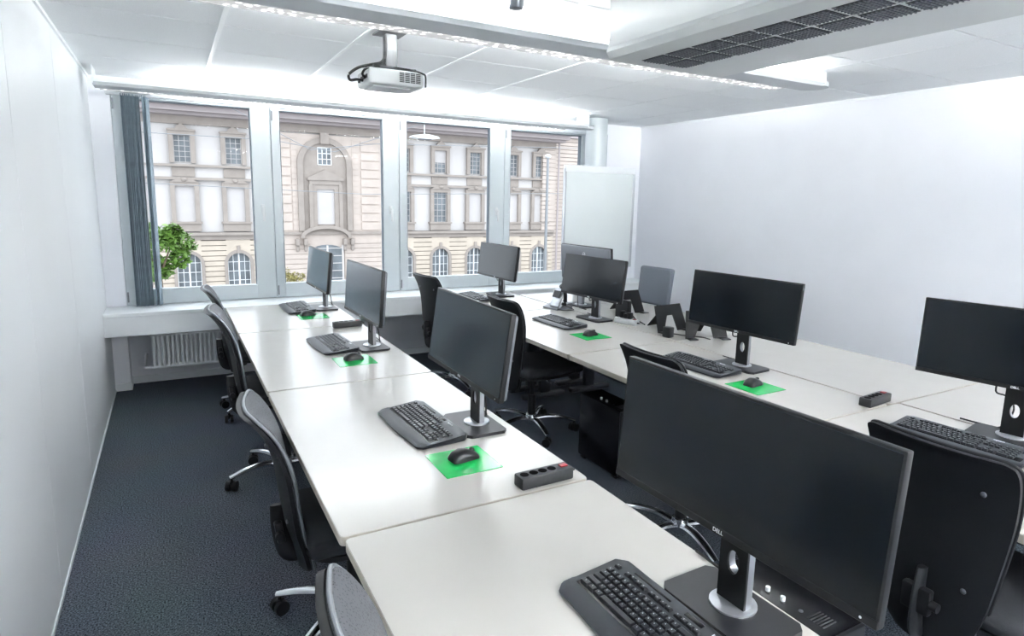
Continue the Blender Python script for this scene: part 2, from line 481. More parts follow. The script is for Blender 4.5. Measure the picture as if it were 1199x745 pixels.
cab([(-.05, -.06, -.180), (.02, -.07, -.182), (.09, -.10, -.192), (.135, -.118, -.205), (.150, -.120, -.22), (.150, -.120, -.272)], .005, t)

# smoke detector
t = thing('smoke_detector', 'small round grey detector fixed to the ceiling at the top edge', 'detector', (1.255, 2.30, ZC_))
MB().lathe([(.045, 0), (.045, -.025), (.040, -.032), (.034, -.034)]).build('base', 'white_plastic', t)
MB().lathe([(.033, -.03), (.033, -.072), (.028, -.084), (.012, -.088)]).build('sensor_cage', 'screw', t)

# ------------------------------------------------------------------ flip chart
t = thing('flip_chart', 'white flip chart board on legs in the far right corner', 'flip chart', (3.80, 5.13, 0))
f = MB(); f.box((0, 0, 1.46), (.83, .018, 1.00), .004); f.build('board', 'board', t)
f = MB(); f.span(-.43, .43, -.024, .014, 1.90, 1.965, .006); f.build('paper_clamp', 'white', t)
f = MB()
for x in (-.424, .424): f.box((x, -.004, 1.44), (.022, .032, .98), .004)
f.box((0, -.004, .955), (.87, .032, .022), .004); f.build('frame', 'silver', t)
f = MB(); f.box((0, -.05, .94), (.60, .075, .012), .004); f.box((0, -.087, .95), (.60, .005, .03)); f.build('pen_tray', 'silver', t)
for x0, y0, x1, y1 in ((-.02, .03, .02, .12), (.25, .03, .40, .06), (.12, .03, .42, -.2)):
    MB().tube([(x0, y0, .97), (x1, y1, .0)], .014, 10).build('leg', 'dark_steel', t)

# ------------------------------------------------------------------ desks
TOP = .73
def make_desk(x0, x1, y0, y1, label, group, legside):
    cx, cy = (x0+x1)/2, (y0+y1)/2
    t = thing('desk', label, 'desk', (cx, cy, 0), 0, group)
    wx, wy = x1-x0-.004, y1-y0-.013
    p = MB(); p.prism(rrect(wx, wy, .016, 4), 'z', TOP-.026, TOP)
    p.build('tabletop', 'desk', t, ang=30)
    p = MB()
    o_, i_ = rrect(wx+.003, wy+.003, .017, 4), rrect(wx-.01, wy-.01, .012, 4)
    p.ringprism(o_+o_[:1], i_+i_[:1], 'z', TOP-.027, TOP-.002)
    p.build('edge_band', 'edge', t, ang=30)
    f = MB()
    for sx in (-1, 1): f.box((sx*(wx/2-.14), 0, TOP-.048), (.04, wy-.22, .04))
    f.build('frame_rail', 'dark_steel', t, smooth=False)
    for sy in (-1, 1):
        l = MB(); y = sy*(wy/2-.10)
        l.box((legside*.20, y, .37), (.09, .05, .62), .006); l.box((legside*.19, y, .035), (.40, .06, .04), .012); l.box((0, y, TOP-.05), (wx-.16, .05, .045), .004)
        l.build('leg', 'dark_steel', t)
    m = MB(); m.box((legside*(wx/2-.10), 0, .50), (.018, wy-.36, .30), .003); m.build('modesty_panel', 'dark_steel', t)
    return t
GD = 'white laminate desks'
LX0, LX1 = .345, 1.151
Ly = [.15, 1.543, 2.937, 4.29, 5.335]
ln = ['white desk nearest the camera in the left row, in the bottom foreground', 'white desk second from the camera in the left row, with vivid green mat',
      'white desk third from the camera in the left row, between two seams', 'white desk of the left row pushed against the window sill']
for k in range(4): make_desk(LX0+(.007 if k == 0 else 0), LX1, Ly[k], Ly[k+1], ln[k], GD, 1)
Ry = [.15, 1.548, 2.943, 4.298, 5.335]
rn = ['white desk nearest the camera in the middle row, under the far right monitor', 'white desk second from the camera in the middle row, its green mat near the seam',
      'white desk third from the camera in the middle row, holding the telephone-side monitor', 'white desk of the middle row pushed against the window sill']
for k in range(4): make_desk(2.035 if k == 0 else 2.0, 2.905 if k == 0 else 2.845, Ry[k], Ry[k+1], rn[k], GD, 1)
qn = ['bare white desk nearest the camera along the right wall', 'bare white desk along the right wall, second from the camera, beyond the black power strip',
      'white desk along the right wall carrying the black bent stands', 'white desk along the right wall nearest the windows, carrying the monitor seen from behind']
for k in range(4): make_desk(2.917 if k == 0 else 2.857, 3.68, Ry[k], Ry[k+1]-(.25 if k == 3 else 0), qn[k], GD, -1)

# ------------------------------------------------------------------ monitors
MW, MH = .687, .314
def make_monitor(label, loc, rz, zc, tilt, logo=True, off=-.05):
    """faces -X; origin on the desk under the stand"""
    t = thing('monitor', label, 'monitor', loc, rz, 'wide black monitors on silver-necked stands')
    b = MB(); b.prism([(-.092, -.115), (-.092, .115), (-.074, .135), (.062, .135), (.078, .118), (.078, -.118), (.062, -.135), (-.074, -.135)], 'z', 0, .012)
    b.build('stand_base', 'stand_plate', t, ang=20)
    b = MB(); b.lathe([(.052, .011), (.052, .016), (.048, .018)], (.005, 0, 0), 32); b.build('stand_collar', 'silver', t)
    # neck with an oval cable hole: front plate black, body silver
    def neck(x0, x1, hw):
        n = MB(); h0, h1 = .014, zc+.02
        out = []; inn = []
        N_ = 32
        for k in range(N_+1):
            a = 2*PI*k/N_
            inn.append((.016*math.cos(a), .115+.028*math.sin(a)))
            c_, s_ = math.cos(a), math.sin(a)
            q = min(hw/abs(c_) if abs(c_) > 1e-6 else 9, ((h1-.115) if s_ > 0 else (.115-h0))/abs(s_) if abs(s_) > 1e-6 else 9)
            out.append((q*c_, .115+q*s_))
        # corners squared
        out2 = []
        for (u, v) in out: out2.append((max(-hw, min(hw, u)), max(h0, min(h1, v))))
        for corner in ((hw, h1), (-hw, h1), (-hw, h0), (hw, h0)):
            k = min(range(N_), key=lambda i: (out2[i][0]-corner[0])**2+(out2[i][1]-corner[1])**2)
            out2[k] = corner
        out2[N_] = out2[0]
        n.ringprism(out2, inn, 'x', x0, x1)
        return n
    neck(.0, .020, .037).build('stand_neck', 'neck_silver', t, smooth=False)
    neck(-.006, .0005, .0375).build('neck_cover', 'bezel', t, smooth=False)
    pr = Matrix.Rotation(tilt, 3, 'Y')
    pan = MB(); pan.box((0.010, 0, 0), (.020, MW, MH), .003, 2)
    ph = link('panel_frame', pan.mesh('panel_frame', 'bezel'), t, (off, 0, zc), (0, tilt, 0))
    MB().span(-.0008, .001, -MW/2+.006, MW/2-.006, -MH/2+.017, MH/2-.006).build('screen', 'screen', ph, smooth=False)
    s = MB(); s.span(-.0022, .0005, -MW/2+.001, MW/2-.001, -MH/2, -MH/2+.0165, .001, 1); s.build('lower_bezel', 'bezel', ph)
    s = MB(); s.box((.024, 0, 0.0), (.022, MW*.985, MH*.965), .010, 3); s.build('rear_cover', 'backsilver', ph)
    s = MB(); s.box((.045, 0, .0), (.024, .13, .13), .005); s.build('rear_mount', 'backsilver', ph)
    if logo:
        mw = Matrix.Translation((-.0024, 0, -MH/2+.0085)) @ Matrix(((0, 0, -1, 0), (-1, 0, 0, 0), (0, 1, 0, 0), (0, 0, 0, 1)))
        lettering('logo', 'DELL', .0125, 'legend', ph, mw)
    s = MB(); s.cyl((-.0026, -MW/2+.03, -MH/2+.008), (-.0018, -MW/2+.03, -MH/2+.008), .0025, n=10); s.build('power_button', 'legend', ph)
    cab([(off+.045, .06, zc-.11), (off+.05, .07, zc-.19), (.03, .04, .16), (.04, .015, .125), (.055, .02, .08), (.07, .05, .02), (.09, .09, .006), (.098, .2, .006)], .0035, t)
    return t

def place(P):  # keep the stand under its screen
    return P
mons = [
 ('large black monitor in the near foreground with its lettered lower bezel facing us', (1.05, .860, TOP), .02, 1.083, .076),
 ('grey-lit monitor second from the camera in the left row, behind the vivid green mat', (1.025, 2.150, TOP), -.01, 1.088, .14),
 ('slim black monitor seen almost edge-on, third from the camera in the left row', (1.015, 3.600, TOP), .03, 1.072, .07),
 ('small edge-on monitor at the window end of the left row', (1.045, 5.02, TOP), .025, 1.049, .10),
 ('small monitor in front of the windows at the far end of the middle row', (2.68, 5.10, TOP), .047, 1.055, .12),
 ('bluish-lit monitor in front of the flip chart, on the desk with the telephone', (2.805, 3.780, TOP), .084, 1.055, .135),
 ('black monitor against the white wall, above the green mat of the middle row', (2.735, 2.310, TOP), .074, 1.087, .10),
 ('black monitor cut off by the right edge of the picture', (2.865, 1.080, TOP), .17, 1.10, .06),
]
for lab, loc, rz, zc, tl in mons: make_monitor(lab, loc, rz, zc-TOP, tl)
mb = make_monitor('monitor seen from behind, a round badge on its back, before the flip chart', (3.06, 4.33, TOP), PI+.04, 1.09-TOP, .07, True)
pf = [c for c in mb.children if c.name.startswith('panel_frame')][0]
rb = MB(); ring = [(.0365, .017*math.cos(2*PI*k/24), .085+.017*math.sin(2*PI*k/24)) for k in range(25)]
rb = MB(); rb.tube([(.0355, y, z) for _, y, z in ring], .0016, 6); rb.build('badge', 'legend', pf)
lettering('badge_lettering', 'DELL', .012, 'legend', pf, Matrix.Translation((.0355, 0, .085)) @ Matrix(((0, 0, 1, 0), (1, 0, 0, 0), (0, 1, 0, 0), (0, 0, 0, 1))))

# ------------------------------------------------------------------ keyboards
KEYM = {}
def key_mesh(wd, dp):
    k = (round(wd, 4), round(dp, 4))
    if k not in KEYM:
        b = MB(); bm = b.bm
        a, c_ = dp/2-.0010, wd/2-.0010
        lo = [bm.verts.new((sx*a, sy*c_, 0)) for sx, sy in ((-1, -1), (1, -1), (1, 1), (-1, 1))]
        hi = [bm.verts.new((sx*(a-.0022)+.0006, sy*(c_-.0020), .0068)) for sx, sy in ((-1, -1), (1, -1), (1, 1), (-1, 1))]
        for i in range(4): bm.faces.new((lo[i], lo[(i+1) % 4], hi[(i+1) % 4], hi[i]))
        bm.faces.new(hi); bm.faces.new(list(reversed(lo)))
        es = [e for e in bm.edges if all(v in hi for v in e.verts)]
        bmesh.ops.bevel(bm, geom=es, offset=.0008, segments=1, affect='EDGES')
        me = b.mesh('key', 'key', smooth=False); me.materials.append(M['key_print'])
        bm2 = bmesh.new(); bm2.from_mesh(me)
        if wd < .03:                                   # the printed letter: a small light mark on the cap
            z = .0070
            q = [bm2.verts.new(p) for p in ((.0005, .0008, z), (.0005, .0028, z), (.0032, .0028, z), (.0032, .0008, z))]
            f = bm2.faces.new(list(reversed(q))); f.material_index = 1
            f.normal_update()
            if f.normal.z < 0: f.normal_flip()
        bm2.to_mesh(me); bm2.free()
        KEYM[k] = me
    return KEYM[k]
def make_keyboard(label, loc, rz):
    """user sits at -X; long axis along Y, left end of the keyboard at +Y"""
    t = thing('keyboard', label, 'keyboard', loc, rz, 'black keyboards with palm rests')
    hw = .228
    b = MB(); bm = b.bm
    nj = 24; rows = []
    prof = [(-.104, .004), (-.106, .010), (-.098, .0145), (-.070, .0175), (-.050, .0165), (.060, .0255), (.094, .0285), (.102, .026), (.104, .018), (.102, .006)]
    def xin(y):
        u = abs(y)/hw
        return 0 if u < .9 else .020*((u-.9)/.1)**2
    for j in range(nj+1):
        y = -hw+2*hw*j/nj
        sc = 1-xin(y)/.105
        up = 0
        top = [bm.verts.new((x*sc - .004*math.cos(PI*y/hw*1.2)*(1 if x < -.05 else 0), y, z)) for x, z in prof]
        rows.append(top)
    for A, B in zip(rows, rows[1:]):
        n = len(A)
        for i in range(n): bm.faces.new((A[i], A[(i+1) % n], B[(i+1) % n], B[i]))
    bm.faces.new(rows[0]); bm.faces.new(list(reversed(rows[-1])))
    b.build('body', 'kb', t, ang=50)
    def zt(x): return .0158+(x+.050)*.0082/.11
    sl = -math.atan(.0082/.11)
    tray = MB(); tray.box((.010, 0, zt(.010)+.0002), (.128, .424, .0015), rot=Matrix.Rotation(sl, 3, 'Y')); tray.build('key_tray', 'gloss_black', t, smooth=False)
    U = .0184; n = [0]
    def key(col, x, wu, dp=U, nm='key'):
        y = .208-(col+wu/2)*U
        o = link(nm, key_mesh(wu*U, dp), t, (x, y, zt(x)+.0008), (0, sl, 0))
    xr = [.062, .038, .0195, .001, -.0175, -.036]
    c0 = 0
    for cc in [0, 2, 3, 4, 5, 6.5, 7.5, 8.5, 9.5, 11, 12, 13, 14]: key(cc, xr[0], 1, .014)
    for k in range(13): key(k, xr[1], 1)
    key(13, xr[1], 2)
    key(0, xr[2], 1.5)
    for k in range(12): key(1.5+k, xr[2], 1)
    key(13.5, xr[2], 1.5)
    key(0, xr[3], 1.75)
    for k in range(11): key(1.75+k, xr[3], 1)
    key(12.75, xr[3], 2.25)
    key(0, xr[4], 2.25)
    for k in range(10): key(2.25+k, xr[4], 1)
    key(12.25, xr[4], 2.75)
    for cc, wu in ((0, 1.5), (1.5, 1.25), (2.75, 1.25), (10, 1.25), (11.25, 1.25), (12.5, 1), (13.5, 1.5)): key(cc, xr[5], wu)
    key(4, xr[5], 6, nm='space_bar')
    for k in range(3):
        key(15.3+k, xr[1], 1); key(15.3+k, xr[2], 1); key(15.3+k, xr[5], 1)
    key(16.3, xr[4], 1)
    for k in range(4): key(18.6+k, xr[1], 1)
    for k in range(3):
        key(18.6+k, xr[2], 1); key(18.6+k, xr[3], 1); key(18.6+k, xr[4], 1)
    key(18.6, xr[5], 2); key(20.6, xr[5], 1)
    s = MB(); s.box((.0825, .10, .0272), (.006, .12, .002), .0008, rot=Matrix.Rotation(sl, 3, 'Y')); s.build('media_bar', 'gloss_black', t)
    s = MB(); s.box((.084, -.03, .0274), (.012, .05, .002), .0008, rot=Matrix.Rotation(sl, 3, 'Y')); s.build('volume_keys', 'gloss_black', t)
    lettering('logo', 'logitech', .012, 'legend', t, Matrix.Translation((.084, -.10, .0288)) @ Matrix(((0, 1, 0, 0), (-1, 0, 0, 0), (0, 0, 1, 0), (0, 0, 0, 1))))
    for sy in (-1, 1):
        s = MB(); s.box((.085, sy*.19, .004), (.02, .02, .008), .002); s.build('foot', 'kb', t)
    return t
kb0 = make_keyboard('keyboard on the nearest left desk, cut by the bottom edge of the picture', (.834, .872, TOP), .0)
for lab, loc, rz in [
  ('keyboard beside the bright green mat on the second desk of the left row', (.818, 2.225, TOP), .04),
  ('washed-out grey keyboard beside the pale green mat on the third left desk', (.808, 3.715, TOP), .05),
  ('smallest pale keyboard in the left row, on the desk by the sill', (.838, 5.06, TOP), .03),
  ('faint pale keyboard at the window end of the middle row', (2.36, 5.04, TOP), -.03),
  ('light grey keyboard in front of the bluish monitor by the telephone', (2.455, 3.745, TOP), .04),
  ('black keyboard under the monitor by the white wall, partly hidden by a chair back', (2.515, 2.42, TOP), .03),
  ('black keyboard at the right edge, behind the big black chair back', (2.618, 1.150, TOP), .06)]:
    dup(kb0, loc, rz, lab)

# ------------------------------------------------------------------ mats and mice
def make_pad(label, loc, rz):
    p = MB(); p.prism(rrect(.205, .205, .004, 2), 'z', 0, .002)
    o = p.build('mouse_mat', 'pad', None, loc, (0, 0, rz), ang=30)
    return tag(o, label, 'mouse mat', 'green square mouse mats')
def make_mouse(label, loc, rz):
    t = thing('computer_mouse', label, 'mouse', loc, rz, 'black mice on green mats')
    b = MB(); bm = b.bm
    # shaped body, nose at +X
    prof = [(-.052, .004, .020), (-.050, .016, .026), (-.038, .031, .031), (-.018, .0385, .032), (.006, .036, .029), (.028, .027, .029), (.044, .018, .027), (.051, .010, .020)]
    n = 16; rings = []
    for x, h, w_ in prof:
        rings.append([bm.verts.new((x, w_*math.copysign(abs(math.cos(PI*k/n))**.75, math.cos(PI*k/n)), .0005+h*abs(math.sin(PI*k/n))**.8)) for k in range(n+1)])
    for A, B in zip(rings, rings[1:]):
        for k in range(n): bm.faces.new((A[k], A[k+1], B[k+1], B[k]))
        bm.faces.new((A[n], A[0], B[0], B[n]))
    bm.faces.new(rings[0]); bm.faces.new(list(reversed(rings[-1])))
    b.build('body', 'mouse', t, ang=60)
    w_ = MB(); w_.cyl((.030, -.004, .026), (.030, .004, .026), .009, n=16); w_.build('scroll_wheel', 'strip', t)
    w_ = MB(); w_.tube([(.010, 0, .0362), (.022, 0, .031), (.045, 0, .0195)], .0006, 5); w_.build('button_gap', 'socket', t)
    return t
pads = [('vivid green mat on the second desk of the left row', (.836, 1.848), .0, (.845, 1.862), .1),
        ('green mat half bleached by window glare on the third left desk', (.842, 3.320), .0, (.845, 3.345), .1),
        ('pale washed-out green mat on the left desk by the sill', (.890, 4.70), .0, (.862, 4.75), .1),
        ('green mat in front of the bluish monitor by the telephone', (2.42, 3.302), .0, (2.43, 3.315), .1),
        ('green mat below the monitor by the white wall', (2.495, 2.012), .0, (2.51, 2.035), .1)]
mouse0 = None
for lab, (x, y), rz, (mx, my), mr in pads:
    make_pad(lab, (x, y, TOP+.0003), rz)
    ml = 'black mouse resting on the ' + lab.replace(' on the', ', on the', 1).replace('half bleached', 'bleached')
    if mouse0 is None: mouse0 = make_mouse(ml, (mx, my, TOP+.0024), mr)
    else: dup(mouse0, (mx, my, TOP+.0024), mr, ml)

# ------------------------------------------------------------------ power strips
def make_strip(label, loc, rz, body='strip', group='power strips lying on the desks'):
    t = thing('power_strip', label, 'power strip', loc, rz, group)
    b = MB(); b.box((0, 0, .020), (.195, .056, .040), .006, 2); b.build('body', body, t)
    for k in range(4):
        s = MB(); s.cyl((-.075+.034*k, 0, .0395), (-.075+.034*k, 0, .0408), .0145, n=24); s.build('socket', 'socket', t)
    s = MB(); s.box((.072, 0, .0412), (.026, .020, .005), .001); s.build('switch', 'red', t)
    s = MB(); s.cyl((.097, 0, .018), (.118, 0, .018), .006, .004, n=10); s.build('cable_boot', 'cable', t)
    return t
st0 = make_strip('dark power strip with a red switch lying near the nearest left desk seam', (1.005, 1.590, TOP), .02)
dup(st0, (1.03, 4.235, TOP), .04, 'small dark power strip beside the edge-on monitor on the left row')
s2 = dup(st0, (2.80, 1.590, TOP), .10, 'black power strip at the desk seam before the right-edge monitor')
st1 = make_strip('white power strip with black plugs beside the stand of the bluish monitor', (2.925, 3.545, TOP), -1.35, 'white_plastic')
for k, (dx, h) in enumerate(((-.041, .05), (-.007, .035), (.027, .045))):
    p = MB(); p.box((dx, 0, .041+h/2), (.028, .045, h), .005); p.build('plug', 'black', st1)
cab([(-.04, .01, .08), (-.02, .06, .07), (.02, .09, .02), (.06, .10, .006), (.12, .06, .005)], .004, st1)

# ------------------------------------------------------------------ chairs
def spline(P, n):
    out = []
    for i in range(len(P)-1):
        a, b, c, d = P[max(i-1, 0)], P[i], P[i+1], P[min(i+2, len(P)-1)]
        for k in range(n):
            t = k/n
            out.append(tuple(.5*((2*b[j])+(c[j]-a[j])*t+(2*a[j]-5*b[j]+4*c[j]-d[j])*t*t+(3*b[j]-a[j]-3*c[j]+d[j])*t**3) for j in range(3)))
    out.append(P[-1]); return out
BACK = [(-.196, .335, .080), (-.198, .37, .108), (-.202, .43, .130), (-.212, .52, .152), (-.212, .62, .166), (-.210, .72, .178), (-.216, .80, .187), (-.232, .87, .193), (-.253, .922, .196), (-.272, .954, .193), (-.282, .966, .183), (-.288, .971, .166)]
def back_surface(x0, x1, inset, curve=.026):
    b = MB(); bm = b.bm
    prof = spline(BACK, 4); ni = len(prof); nj = 16
    if inset: prof = prof[1:-1]; ni = len(prof)
    fr, bk = [], []
    for x, z, hw in prof:
        hw -= inset
        F, B = [], []
        for j in range(nj+1):
            u = -1+2*j/nj
            cx = curve*u*u*.9
            F.append(bm.verts.new((x+cx+x1, u*hw, z))); B.append(bm.verts.new((x+cx+x0, u*hw, z)))
        fr.append(F); bk.append(B)
    for i in range(ni-1):
        for j in range(nj):
            bm.faces.new((fr[i][j], fr[i][j+1], fr[i+1][j+1], fr[i+1][j]))
            bm.faces.new((bk[i][j+1], bk[i][j], bk[i+1][j], bk[i+1][j+1]))
        bm.faces.new((fr[i+1][0], bk[i+1][0], bk[i][0], fr[i][0])); bm.faces.new((fr[i][nj], bk[i][nj], bk[i+1][nj], fr[i+1][nj]))
    for j in range(nj):
        bm.faces.new((fr[0][j+1], fr[0][j], bk[0][j], bk[0][j+1])); bm.faces.new((fr[-1][j], fr[-1][j+1], bk[-1][j+1], bk[-1][j]))
    return b
def outline(curve=.026, dx=0., grow=0.):
    prof = spline(BACK, 4)
    L_ = [(x+curve*.9+dx, -(hw+grow), z) for x, z, hw in prof]
    R_ = [(x+curve*.9+dx, hw+grow, z) for x, z, hw in reversed(prof)]
    top = [(BACK[-1][0]+dx+curve*.9*(u*u), u*BACK[-1][2], BACK[-1][1]+.002) for u in (-.6, -.3, 0, .3, .6)]
    return L_+top+R_
def hole(o, z=.905, r=.012):
    cu = MB().cyl((-.6, 0, z), (0, 0, z), r, n=20).mesh('cutter'); co = link('cutter', cu)
    md = o.modifiers.new('hole', 'BOOLEAN'); md.object = co; md.operation = 'DIFFERENCE'
    dg = bpy.context.evaluated_depsgraph_get()
    me = bpy.data.meshes.new_from_object(o.evaluated_get(dg))
    o.modifiers.clear(); o.data = me
    bpy.data.objects.remove(co)
def chair_base(t, rot=0):
    MB().lathe([(.020, .045), (.040, .055), (.044, .095), (.038, .125), (.030, .130)]).build('base_hub', 'chrome', t)
    for k in range(5):
        a = rot+2*PI*k/5; ca, sa = math.cos(a), math.sin(a)
        lg = MB(); lg.tube([(.03*ca, .03*sa, .092), (.12*ca, .12*sa, .108), (.22*ca, .22*sa, .100), (.315*ca, .315*sa, .078)], [.024, .024, .021, .015], 10, smooth=4, flat=.72)
        l = lg.build('base_arm', 'chrome', t)
        px, py = .305*ca, .305*sa
        b2 = a+.9; nx, ny = -math.sin(b2), math.cos(b2)
        cs = MB()
        for s_ in (-1, 1): cs.cyl((px+nx*s_*.008, py+ny*s_*.008, .0285), (px+nx*s_*.028, py+ny*s_*.028, .0285), .028, n=20)
        cs.cyl((px, py, .03), (px, py, .075), .008, n=10); cs.box((px, py, .052), (.03, .03, .012), .004)
        cs.build('caster', 'black', l)
    g = MB(); g.cyl((0, 0, .10), (0, 0, .27), .028); g.cyl((0, 0, .27), (0, 0, .41), .016); g.build('gas_lift', 'black', t)
def make_chair(label, loc, rz, base_rot=0):
    t = thing('office_chair', label, 'chair', loc, rz, 'dark high-back office chairs with aluminium star bases')
    chair_base(t, base_rot)
    m = MB(); m.box((-.02, 0, .415), (.24, .16, .045), .012); m.build('mechanism', 'black', t)
    m = MB(); m.tube([(.02, -.08, .41), (.03, -.20, .405), (.03, -.24, .415)], .006, 8, smooth=4); m.build('lever', 'chrome', t)
    s = MB(); s.prism(rrect(.47, .47, .10, 6), 'z', .438, .456); s.build('seat_pan', 'black', t, (.045, 0, 0))
    s = MB(); s.box((.045, 0, .482), (.47, .475, .062), .028, 4); s.build('seat', 'fabric', t, ang=60)
    sh = back_surface(-.016, -.002, 0); o = sh.build('backrest_shell', 'shell', t, ang=50); hole(o)
    for y, z in ((-.12, .86), (.12, .86), (-.10, .56), (.10, .56)):
        x = -.232 if z > .8 else -.212
        MB().sphere((x-.018+.026*(y/.19)**2*.9, y, z), .008, (.5, 1, 1), 10).build('screw', 'screw', o)
    p = back_surface(.0, .016, .008); p2 = p.build('backrest_mesh', 'mesh', t, ang=50); hole(p2)
    MB().tube(outline(dx=.008), .0050, 8).build('backrest_rim', 'rim', t)
    b = MB(); b.tube([(-.10, 0, .385), (-.20, 0, .372), (-.240, 0, .40), (-.247, 0, .50), (-.240, 0, .585)], [.028, .030, .032, .030, .026], 10, smooth=4, flat=.40, up=(0, 1, 0)); b.build('support_bar', 'black', t)
    b = MB(); b.box((-.252, 0, .49), (.028, .08, .08), .008); b.cyl((-.255, -.04, .49), (-.255, -.06, .49), .014); b.build('height_adjuster', 'black', t)
    return t
BR = -PI/5*0.0
def turn_base(t, deg):
    for c_ in t.children:
        if c_.name.startswith('base_arm'): c_.rotation_euler = (0, 0, math.radians(deg)-t.rotation_euler.z)
def pose(t, deg, lean, dz=0., dark=False):
    for c_ in t.children:
        if c_.name.startswith('base_arm'): c_.rotation_euler = (0, 0, math.radians(deg)-t.rotation_euler.z)
        elif not c_.name.startswith(('base_hub', 'gas_lift')):
            off = Vector((0, 0, dz))
            if lean and c_.name.startswith(('backrest', 'support_bar', 'height_adjuster')):
                a = -math.radians(lean); pv = Vector((-.18, 0, .40))
                c_.rotation_euler = (0, a, 0); off += pv-Matrix.Rotation(a, 3, 'Y') @ pv
            c_.location = c_.location+off
        if dark and c_.name.startswith('backrest_rim'):
            me = c_.data.copy(); me.materials.clear(); me.materials.append(M['black']); c_.data = me
ch0 = make_chair('office chair in the bottom foreground, only its grey mesh back corner showing', (.548, .88, 0), .0, 0.)
for lab, loc, rz, br, ln_, dz in [
  ('office chair at the second left desk, its whole grey back beside the carpet aisle', (.54, 2.20, 0), -.04, 146, 8, -.04),
  ('office chair at the third left desk, below the radiator in view', (.51, 3.62, 0), -.04, 192, 8, .06),
  ('furthest office chair of the left row, before the window sill', (.53, 4.88, 0), .0, 145, 7, .0),
  ('office chair standing by the sill between the rows, its back turned edge-on', (2.07, 4.80, 0), .12, 200, 2, .03),
  ('office chair behind the second left monitor, its seat and silver star base in view', (2.165, 3.62, 0), .03, 260, 0, 0),
  ('office chair showing only its top edge with a hole, above the foreground monitor', (2.075, 2.04, 0), .0, 112, 0, .005),
  ('big black office chair back in the bottom right corner', (2.085, .855, 0), .0, 30, 0, .02)]:
    pose(dup(ch0, loc, rz, lab), br, ln_, dz, loc[0] > 1.5)
pose(ch0, 20, 8, .01)

def make_side_chair(label, loc, rz):
    t = thing('swivel_chair', label, 'chair', loc, rz)
    chair_base(t, .2)
    m = MB(); m.box((-.02, 0, .415), (.22, .16, .045), .012); m.build('mechanism', 'black', t)
    s = MB(); s.box((.03, 0, .475), (.46, .46, .07), .03, 4); s.build('seat', 'greyfabric', t, ang=60)
    b = MB(); bm = b.bm
    g = b.box((0, 0, 0), (.055, .40, .36), .024, 4)
    for v in bm.verts:
        v.co.x += .5*v.co.y**2 - .2*(v.co.z)**2; v.co.y *= 1-.10*(v.co.z-.18)*-1 if v.co.z < 0 else 1
    b.build('backrest', 'greyfabric', t, (-.235, 0, .835), (0, -.12, 0), ang=60)
    b = MB(); b.tube([(-.08, 0, .41), (-.24, 0, .42), (-.285, 0, .50), (-.27, 0, .80)], [.028, .03, .03, .022], 10, smooth=4, flat=.4, up=(0, 1, 0)); b.build('support_bar', 'black', t)
    return t
make_side_chair('grey fabric office chair by the right wall with a padded square back', (3.92-.235, 4.33, 0), PI+.12).location = (3.79, 4.44, 0)

# ------------------------------------------------------------------ small things on the right-hand desks
def make_stand(label, loc, rz):
    t = thing('laptop_stand', label, 'stand', loc, rz, 'bent black sheet stands')
    W_, H_ = .30, .19
    # upright sheet with a trapezoid cut-out, leaning back
    p = MB(); th = .006
    outer = [(-W_/2, 0), (-W_/2+.02, H_), (W_/2-.02, H_), (W_/2, 0)]
    p.prism([(-W_/2, 0), (-W_/2+.02, H_), (W_/2-.02, H_), (W_/2, 0), (W_/2-.10, 0), (W_/2-.12, H_*.60), (-W_/2+.12, H_*.60), (-W_/2+.06, 0)], 'y', -th/2, th/2)
    p.build('sheet', 'sheet', t, rot=(-.35, 0, 0), smooth=False)
    p = MB(); p.box((0, .13, .085), (.10, .006, .20), rot=Matrix.Rotation(.72, 3, 'X')); p.build('rear_prop', 'sheet', t, smooth=False)
    for sx in (-1, 1):
        p = MB(); p.box((sx*(W_/2-.035), -.03, .005), (.06, .06, .008), .002); p.build('foot', 'black', t)
    return t
make_stand('bent black stand on the right desk in front of the grey fabric chair', (3.06, 3.20, TOP), .10)
make_stand('bent black stand mostly hidden behind the monitor by the white wall', (3.10, 2.92, TOP), -.35)
make_stand('tall dark stand directly behind the right edge of the bluish monitor', (3.22, 3.86, TOP), .05)

t = thing('mini_computer', 'small black desktop box standing behind the bluish monitor', 'computer', (3.03, 3.72, TOP), .1)
b = MB(); b.box((0, 0, .075), (.035, .14, .14), .004); b.build('case', 'black', t)
b = MB(); b.box((-.0185, 0, .075), (.002, .12, .12)); b.build('front_frame', 'strip', t, smooth=False)
b = MB(); b.box((0, 0, .003), (.06, .10, .006), .002); b.build('foot', 'black', t)

t = thing('power_adapter', 'black power adapter block with a cable at the foot of the bent stand', 'adapter', (2.885, 3.06, TOP), .2)
b = MB(); b.box((0, 0, .036), (.055, .06, .072), .008); b.build('block', 'black', t)
cab([(.03, 0, .02), (.07, -.01, .015), (.12, -.05, .006), (.17, -.15, .006), (.16, -.22, .006)], .004, t)

